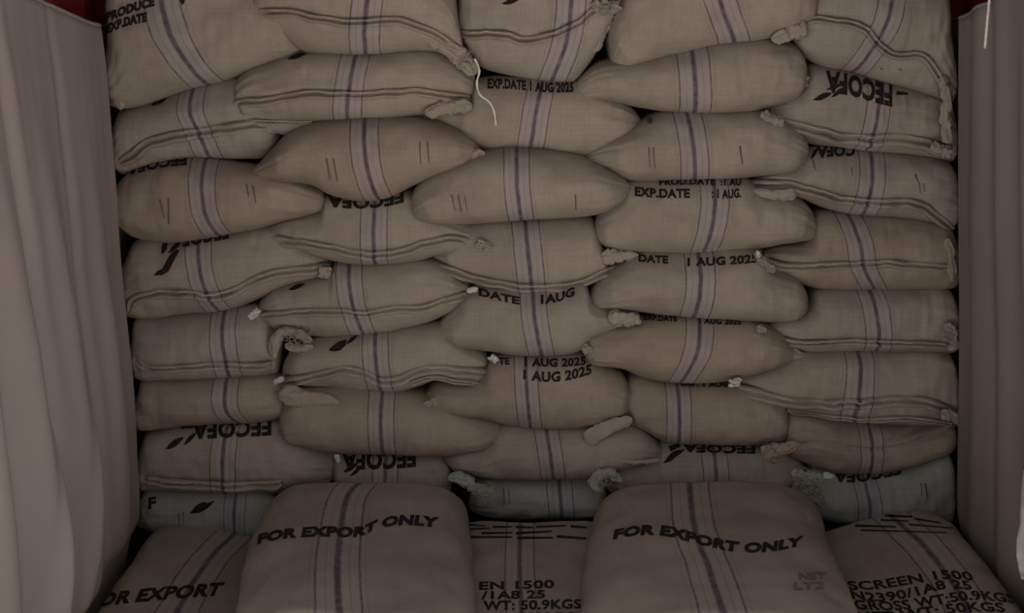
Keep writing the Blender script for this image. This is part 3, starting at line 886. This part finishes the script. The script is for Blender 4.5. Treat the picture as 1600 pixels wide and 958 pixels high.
fibres(s, 1200, 182, 14, 18, -0.135)
ear(s, [(1474, 160), (1478, 190), (1482, 225)], 6, 8, y=-0.11, name='side_fold', crumple=0.35)
ear(s, [(1455, 226), (1470, 234), (1487, 240)], 5, 7, y=-0.12, name='folded_flap', crumple=0.6)

s = wall_sack('greyish sack whose long hem reaches far left, third down the right column',
    [(1166, 290), (1200, 276), (1240, 262), (1268, 236), (1330, 234), (1400, 242), (1480, 256), (1490, 290)],
    [(1168, 298), (1245, 306), (1285, 322), (1330, 334), (1400, 338), (1450, 345), (1488, 352), (1490, 335)],
    0.03, [(1360, 235), (1354, 280), (1346, 335)], b=0.085, mat='grey', half=20, seed=35, e1=0.02,
    hem={'pts': [(1160, 287), (1200, 286), (1240, 288), (1280, 298), (1320, 309), (1370, 314), (1420, 314), (1450, 325), (1490, 358)], 'h': 17, 'out': 0.022})
print_on(s, [('text', 'COFA', [(1276, 232), (1300, 229), (1336, 228)], 16, True, 0, 0.05), leaf((1266, 250), (1278, 232), 6)], off=0.002)
ticks(s, [((1430, 272), (1434, 284), 4), ((1436, 284), (1438, 302), 2), ((1443, 286), (1444, 300), 2), ((1270, 250), (1274, 266), 2.4), ((1330, 262), (1332, 274), 2)])
ear(s, [(1176, 300), (1215, 304), (1245, 302)], 6, 10, y=-0.10, name='folded_flap', crumple=0.2)

s = wall_sack('brownish sack with stripes kinking right at the bottom, fourth down the right column',
    [(1184, 402), (1215, 390), (1262, 380), (1278, 338), (1330, 336), (1400, 340), (1480, 356), (1490, 390)],
    [(1190, 412), (1230, 434), (1280, 450), (1340, 454), (1420, 453), (1488, 450), (1490, 430)],
    0.025, [(1325, 336), (1336, 380), (1342, 415), (1364, 450)], b=0.085, mat='brown', half=20, seed=36, e1=0.02,
    hem={'pts': [(1180, 398), (1205, 410), (1240, 415), (1300, 412), (1350, 410), (1400, 409), (1440, 413), (1486, 416)], 'h': 15, 'out': 0.018})
ear(s, [(1180, 394), (1190, 408), (1212, 424)], 4, 6, y=-0.135, crumple=0.7)
fibres(s, 1192, 408, 18, 26, -0.145)
ear(s, [(1184, 392), (1186, 402)], 2.5, 2.5, y=-0.14, mat='tagw', name='frayed_tip')
ear(s, [(1480, 372), (1486, 400), (1488, 440)], 6, 6, y=-0.10, name='side_fold', crumple=0.4)

s = wall_sack('greyish sack with curled frayed corner touching the right liner, fifth down the right column',
    [(1192, 512), (1225, 500), (1262, 488), (1280, 458), (1340, 453), (1420, 453), (1480, 454), (1490, 490)],
    [(1200, 522), (1230, 540), (1280, 552), (1340, 549), (1420, 550), (1486, 552), (1490, 530)],
    0.035, [(1358, 452), (1363, 500), (1367, 550)], b=0.085, mat='grey', half=20, seed=37, e1=0.02,
    hem={'pts': [(1190, 508), (1205, 524), (1240, 533), (1290, 533), (1340, 531), (1400, 534), (1450, 535), (1486, 540)], 'h': 13, 'out': 0.018})
ear(s, [(1478, 505), (1490, 520), (1492, 538), (1482, 548)], 6, 5, y=-0.13, crumple=0.6)
fibres(s, 1482, 525, 20, 36, -0.145)
ear(s, [(1184, 512), (1196, 518)], 5, 4, y=-0.13, crumple=0.6)

s = wall_sack('sack with white scrap at its left tip and ragged double hem, right column',
    [(1150, 602), (1180, 584), (1225, 566), (1262, 552), (1330, 550), (1400, 551), (1482, 556), (1490, 600)],
    [(1156, 614), (1200, 634), (1260, 642), (1320, 656), (1400, 664), (1488, 664), (1490, 640)],
    0.05, [(1340, 550), (1336, 590), (1326, 656)], b=0.09, mat='tan', half=22, seed=38, e1=0.02,
    hem={'pts': [(1148, 604), (1185, 612), (1225, 622), (1280, 627), (1340, 626), (1400, 622), (1450, 626), (1495, 645)], 'h': 20, 'out': 0.024, 'wav': 1.6})
ear(s, [(1142, 597), (1156, 600)], 6, 5, y=-0.15, mat='tagw', name='cloth_scrap', crumple=0.5)
add_hem(s, [(1230, 640), (1290, 648), (1350, 654), (1420, 652), (1498, 662)], h=9, out=0.016, name='lower_hem')
ear(s, [(1470, 650), (1485, 648), (1504, 664)], 9, 4, y=-0.14, crumple=0.5)
fibres(s, 1480, 655, 14, 20, -0.15)

s = wall_sack('flattened sack folded lengthwise across its front, seventh down the right column',
    [(1222, 690), (1226, 655), (1240, 642), (1330, 656), (1420, 666), (1484, 664), (1488, 680)],
    [(1224, 706), (1256, 722), (1295, 738), (1350, 741), (1430, 728), (1482, 708), (1488, 695)],
    0.03, [(1355, 655), (1355, 740)], b=0.08, mat='brown', half=18, seed=39, e1=0.02,
    fold=[[(1232, 700), (1262, 690), (1290, 689), (1330, 697), (1370, 700), (1420, 692), (1484, 676)], [(1380, 690), (1430, 676), (1480, 668)]])
ear(s, [(1190, 712), (1215, 704), (1250, 694)], 15, 6, y=-0.14, crumple=0.35, name='folded_flap', flat=0.35)
ear(s, [(1196, 718), (1206, 708), (1214, 714)], 6, 4, y=-0.155, crumple=0.3)

s = wall_sack('bluish grey sack at the foot of the right column, white scrap at its left',
    [(1240, 775), (1250, 748), (1296, 736), (1350, 743), (1430, 729), (1478, 712), (1486, 740)],
    [(1242, 790), (1290, 812), (1350, 822), (1420, 824), (1480, 822), (1487, 800)],
    0.035, [(1347, 742), (1352, 780), (1354, 822)], b=0.07, mat='blue', half=19, seed=40, e0=0.02, e1=0.02, length=0.6)
print_on(s, [('text', 'FECOFA', [(1302, 738), (1345, 738), (1380, 732), (1408, 726)], 15, True, 0, 0.05), leaf((1425, 722), (1460, 712), 7)], off=0.002)
ticks(s, [((1439, 755), (1440, 776), 2), ((1445, 755), (1449, 778), 2.4)])
ear(s, [(1286, 742), (1304, 746)], 5, 3, y=-0.13, mat='tagw', name='cloth_scrap', crumple=0.4)
ear(s, [(1236, 738), (1262, 745), (1288, 750)], 8, 5, y=-0.14, crumple=0.7)
ear(s, [(1240, 752), (1265, 768), (1285, 790)], 10, 8, y=-0.12, crumple=0.6, mat='hemblue')
fibres(s, 1262, 755, 30, 60, -0.15)

# ------------------------------------------------------------------ the flat sacks on the floor, lying lengthwise towards the door
def floor_sack(label, edges, zc, th, stripe, half, mat='floor', seed=0, roll=0.0, far=0.06, near=0.08, ex=0.62, sag=0.0, group='jute sacks lying flat in front of the stack', zpath=None):
    """edges: list of (y, x_left, x_right) from the far end to the near end, in metres"""
    S = Sack(); S.seed = seed; S.d = -9.0; S.yf = 0; S.hemmat = 'hem'
    E = [(-e[0], e[1], e[2]) for e in edges]; E.sort()
    y0, y1 = E[0][0], E[-1][0]
    SK = sorted([(-p[0], p[1]) for p in stripe])
    nu, nv = 130, 96
    verts, uvs = [], []
    def uvp(p): return ((p.x - catmull(SK, -p.y)[0]) / half, p.y)
    for i in range(nu):
        t = i / (nu - 1); t2 = 0.5 - 0.5 * math.cos(math.pi * t)
        t2 = 0.5 * t + 0.5 * t2
        yy = y0 + (y1 - y0) * t2
        xl, xr = catmull(E, yy)
        f0 = math.sqrt(max(0, 1 - (1 - min(1, t2 / far)) ** 2)); f1 = math.sqrt(max(0, 1 - (1 - min(1, (1 - t2) / near)) ** 2))
        f = max(0.05, f0 * f1)
        zz = zc + (catmull(zpath, yy)[0] if zpath else 0.0)
        for j in range(nv):
            a = 2 * math.pi * j / nv
            c = math.cos(a); s = math.sin(a)
            cx = math.copysign(abs(c) ** ex, c); sz = math.copysign(abs(s) ** 0.8, s)
            mx, hx = (xl + xr) / 2, (xr - xl) / 2
            x = mx + cx * hx * (0.80 + 0.20 * f)
            crown = 1.0 if sz < 0 else (1 - sag * (1 - abs(cx)) )
            z = zz + sz * th * f * crown * (1.0 if sz > 0 else 0.95) + roll * (x - mx)
            if s > -0.3:
                w = min(1.0, (s + 0.3) * 2)
                z += w * f * (0.012 * rnd(x * 5, yy * 4, seed) + 0.006 * rnd(x * 14, yy * 10, seed + 4) + 0.0018 * rnd(x * 60, yy * 16, seed + 8))
                x += 0.008 * rnd(yy * 6, a, seed + 2)
            p = Vector((x, -yy, z)); verts.append(p); uvs.append(uvp(p))
    faces = [tuple(reversed(fc)) for fc in grid_faces(nu, nv)]
    faces.append(tuple(range(nv))); faces.append(tuple(reversed(range((nu - 1) * nv, nu * nv))))
    base = Vector(((E[0][1] + E[0][2]) / 2, -(y0 + y1) / 2, min(v.z for v in verts)))
    S.root = thing('jute_sack', base, label, 'sack', group)
    S.base = base; S.uv = uvp
    S.body = link_mesh('sack_body', verts, faces, M[mat], S.root, base, uvs)
    S.bvh = BVHTree.FromPolygons(verts, faces)
    S.d = 9.0; S.deep = 50.0
    return S

s = floor_sack('flat sack in the lower left corner printed FOR EXPORT, against the left liner',
    [(-0.06, -1.06, -0.56), (-0.5, -1.06, -0.545), (-1.05, -1.06, -0.55)], 0.155, 0.15,
    [(-0.1, -0.80), (-0.3, -0.83), (-0.55, -0.84), (-1.05, -0.83)], 0.050, seed=51, far=0.02, ex=0.27, roll=-0.16)
print_on(s, [('text', 'FOR EXPORT', [(134, 951), (182, 944), (240, 938), (290, 934), (343, 930)], 19, False, 0.45, 0.05)])

s = floor_sack('flat sack between the two plump flat sacks, worn print lines at its far end',
    [(-0.09, -0.24, 0.36), (-0.5, -0.24, 0.36), (-1.05, -0.24, 0.36)], 0.183, 0.183,
    [(-0.1, 0.025), (-0.5, 0.02), (-1.05, 0.03)], 0.038, seed=52, ex=0.5)
print_on(s, [('text', 'EN 1500', [(749, 922), (800, 921), (866, 919)], 12, False, 0, 0.03), ('text', '/1A8 25', [(752, 937), (800, 936), (852, 935)], 12, False, 0, 0.03),
             ('text', 'WT: 50.9KGS', [(755, 954), (820, 953), (908, 951)], 14, False, 0, 0.03), ('text', ': 50KGS', [(790, 973), (850, 972), (898, 972)], 14, False, 0, 0.03)])
print_on(s, [bar((732, 820), (760, 823), 2.5), bar((770, 824), (800, 824), 3), bar((806, 824), (833, 825), 3.5), bar((838, 824), (885, 822), 3), bar((892, 823), (917, 825), 4),
             bar((752, 834), (800, 833), 3.5), bar((806, 834), (862, 831), 4), bar((734, 840), (800, 840), 3.5), bar((808, 841), (864, 841), 4), bar((870, 839), (916, 842), 4),
             bar((728, 828), (765, 826), 2.5)], 'worn_print')

s = floor_sack('flat sack in the lower right corner printed with screen size and weights',
    [(-0.10, 0.74, 1.245), (-0.5, 0.74, 1.25), (-1.05, 0.74, 1.24)], 0.20, 0.165,
    [(-0.1, 1.06), (-0.35, 1.09), (-0.6, 1.10), (-1.05, 1.06)], 0.048, seed=53, ex=0.36, roll=0.27)
print_on(s, [('text', 'SCREEN 1500', [(1328, 922), (1370, 921), (1430, 912), (1480, 905), (1522, 908)], 13, False, -0.4, 0.03),
             ('text', 'N2390/1A8 25', [(1332, 936), (1380, 940), (1440, 930), (1480, 920), (1520, 922)], 13, False, -0.4, 0.03),
             ('text', 'GROSS WT:50.9KGS', [(1338, 952), (1400, 954), (1460, 946), (1520, 938), (1588, 943)], 14, False, -0.4, 0.03),
             ('text', 'NET WT: 50KGS', [(1342, 970), (1400, 970), (1460, 962), (1520, 956), (1572, 957)], 14, False, -0.4, 0.03)])
print_on(s, [bar((1290, 813), (1340, 815), 3), bar((1336, 822), (1400, 824), 3.5), bar((1376, 813), (1420, 815), 3), bar((1380, 806), (1425, 808), 4), bar((1430, 811), (1470, 818), 3),
             bar((1345, 829), (1480, 833), 2.5), bar((1420, 820), (1490, 826), 2.5)], 'worn_print')

s = floor_sack('plump flat sack left of centre printed FOR EXPORT ONLY, lying lengthwise',
    [(-0.12, -0.70, -0.125), (-0.5, -0.69, -0.10), (-1.10, -0.62, -0.07)], 0.352, 0.150,
    [(-0.13, -0.41), (-0.33, -0.442), (-0.62, -0.428), (-0.83, -0.408), (-1.1, -0.37)], 0.052, seed=54, ex=0.5, far=0.10)
print_on(s, [('text', 'FOR EXPORT ONLY', [(402, 850), (440, 842), (500, 838), (560, 838), (590, 826), (630, 820), (684, 824)], 14, False, 0.2, 0.06)])

s = floor_sack('plump flat sack right of centre printed FOR EXPORT ONLY, with a faded grey stamp',
    [(-0.12, 0.24, 0.87), (-0.5, 0.185, 0.835), (-1.10, 0.14, 0.80)], 0.352, 0.150,
    [(-0.13, 0.50), (-0.3, 0.482), (-0.6, 0.460), (-0.8, 0.466), (-1.1, 0.462)], 0.052, seed=55, ex=0.5, far=0.10)
print_on(s, [('text', 'FOR EXPORT ONLY', [(958, 843), (1000, 836), (1045, 838), (1090, 850), (1150, 862), (1200, 862), (1254, 852)], 14, False, 0.2, 0.06)])
print_on(s, [('text', 'NET', [(1248, 906), (1290, 905)], 10, False), ('text', 'LT2', [(1240, 922), (1288, 920)], 11, False)], 'faded_stamp', 'stamp')

# ------------------------------------------------------------------ liners hung on both side walls
def liner(label, side, mat, top, edge, folds, name='wall_liner', y_in=0.30, y_out=-1.33):
    """edge: (z, x) of the cloth next to the stack; folds: (y at mid height, lean, width, amount); top: (y, z) of the upper hem"""
    ny, nz = 260, 90
    E = sorted(edge); T = sorted(top)
    V = []
    for i in range(ny):
        y = y_in + (y_out - y_in) * i / (ny - 1)
        zt = catmull(T, y)[0]
        for j in range(nz):
            z = 0.005 + (zt - 0.005) * j / (nz - 1)
            x = catmull(E, z)[0]
            w = min(1.0, max(0.0, (-y - 0.12) / 0.10))
            a = 0.0
            for fy, lean, fw, am, zlo, zhi in folds:
                c = fy + lean * (z - 0.9)
                g = math.exp(-((y - c) / fw) ** 2)
                k = 1.0
                if z < zlo: k = max(0.0, 1 - (zlo - z) / 0.3)
                if z > zhi: k = max(0.0, 1 - (z - zhi) / 0.5)
                a += am * g * k
            a += 0.006 * rnd(y * 4, z * 0.7, side * 3) + 0.002 * rnd(y * 20, z * 2, side * 5) + 0.0
            q = min(1.0, max(0.0, (y + 0.17) / 0.05)); q = q * q * (3 - 2 * q)
            V.append(Vector((x - side * a * w + side * 0.060 * q, y, z)))
    Fc = []
    for i in range(ny - 1):
        for j in range(nz - 1):
            q = (i * nz + j, i * nz + j + 1, (i + 1) * nz + j + 1, (i + 1) * nz + j)
            Fc.append(q if side > 0 else tuple(reversed(q)))
    base = Vector((E[0][1], -0.6, 0.0))
    t = thing(name, base, label, 'liner')
    o = link_mesh('liner_cloth', V, Fc, mat, t, base)
    sm = o.modifiers.new('thickness', 'SOLIDIFY'); sm.thickness = 0.004; sm.offset = 0
    k = [V[i * nz + nz - 1] for i in range(0, ny, 3)]
    tube('liner_top_hem', k, [0.005] * len(k), mat, t, base, 6)
    return t

def edge_pts(lst, y=-0.13):
    return [(on_y(px, py, y).z, on_y(px, py, y).x) for px, py in lst]

L_EDGE = edge_pts([(158, -60), (162, 20), (172, 100), (180, 200), (188, 300), (194, 400), (204, 500), (214, 600), (219, 700), (222, 800)]) + [(0.32, -1.08), (0.18, -1.105), (-0.2, -1.115)]
R_EDGE = edge_pts([(1492, -60), (1491, 20), (1490, 300), (1492, 500), (1490, 700), (1490, 790)]) + [(0.36, 1.262), (0.22, 1.30), (-0.2, 1.30)]
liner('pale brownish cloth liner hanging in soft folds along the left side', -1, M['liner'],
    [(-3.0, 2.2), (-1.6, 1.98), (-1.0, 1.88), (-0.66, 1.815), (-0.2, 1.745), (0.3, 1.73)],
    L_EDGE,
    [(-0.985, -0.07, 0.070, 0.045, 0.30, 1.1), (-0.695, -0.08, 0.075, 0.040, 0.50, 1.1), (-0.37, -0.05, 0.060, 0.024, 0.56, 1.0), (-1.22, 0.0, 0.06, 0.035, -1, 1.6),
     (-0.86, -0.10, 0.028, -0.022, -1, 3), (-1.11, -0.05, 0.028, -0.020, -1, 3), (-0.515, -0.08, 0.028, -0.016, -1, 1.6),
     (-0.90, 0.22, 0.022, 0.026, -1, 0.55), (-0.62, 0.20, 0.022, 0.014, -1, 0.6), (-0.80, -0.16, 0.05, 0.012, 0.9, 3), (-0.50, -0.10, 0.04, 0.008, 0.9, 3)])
liner('darker cloth liner hanging almost smooth along the right side', 1, M['linerr'],
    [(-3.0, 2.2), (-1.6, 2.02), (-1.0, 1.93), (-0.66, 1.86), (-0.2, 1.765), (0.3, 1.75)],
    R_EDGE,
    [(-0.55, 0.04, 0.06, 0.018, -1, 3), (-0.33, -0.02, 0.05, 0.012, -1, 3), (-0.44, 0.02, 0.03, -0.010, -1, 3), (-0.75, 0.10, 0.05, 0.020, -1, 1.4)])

# white twine hanging at the upper right
def hanging(name, label, cat, pts, y0, y1, r, mat):
    k, L = keyed(pts)
    path = [on_y(*catmull(k, i / 60), y0 + (y1 - y0) * i / 60) for i in range(61)]
    base = path[-1].copy()
    o = link = tube(name, path, [r * (1 + 0.15 * math.sin(i * 1.7)) for i in range(61)], mat, None, base, 7)
    o.location = base
    o['label'] = label; o['category'] = cat
    return o
hanging('hanging_twine', 'short white twine dangling in front of the right liner at the upper right', 'twine',
        [(1548, -90), (1547, -20), (1545, 10), (1543, 30), (1541, 52), (1539, 76)], -0.62, -0.64, 0.0032, M['white'])

def edge_piece(name, label, cat, pts_l, pts_r, x_plane, mat):
    """pale strip along the side wall, between two outlines given in the frame"""
    kl, _ = keyed(pts_l); kr, _ = keyed(pts_r)
    V = []
    n, m = 40, 12
    for i in range(n):
        for j in range(m):
            a = catmull(kl, i / (n - 1)); b = catmull(kr, i / (n - 1))
            w = j / (m - 1)
            d = ray(a[0] * (1 - w) + b[0] * w, a[1] * (1 - w) + b[1] * w)
            xx = x_plane - 0.012 * math.sin(w * 7 + i * 0.08) + 0.004 * rnd(i * 0.3, j * 0.5, 3)
            V.append(CAM + d * ((xx - CAM.x) / d.x))
    base = V[-1].copy()
    o = link_mesh(name, V, grid_faces(n, m, False), mat, None, base)
    o.location = base
    sm = o.modifiers.new('thickness', 'SOLIDIFY'); sm.thickness = 0.003
    o['label'] = label; o['category'] = cat
    return o
edge_piece('bright_edge_strip', 'pale strip standing in for a bright edge low beside the right liner', 'edge_strip',
            [(1596, 735), (1593, 765), (1592, 820), (1588, 850), (1590, 880), (1598, 905)], [(1650, 735), (1650, 790), (1650, 850), (1650, 900)], 1.165, M['edge_strip'])  # added strip that stands in for a bright edge beside the liner
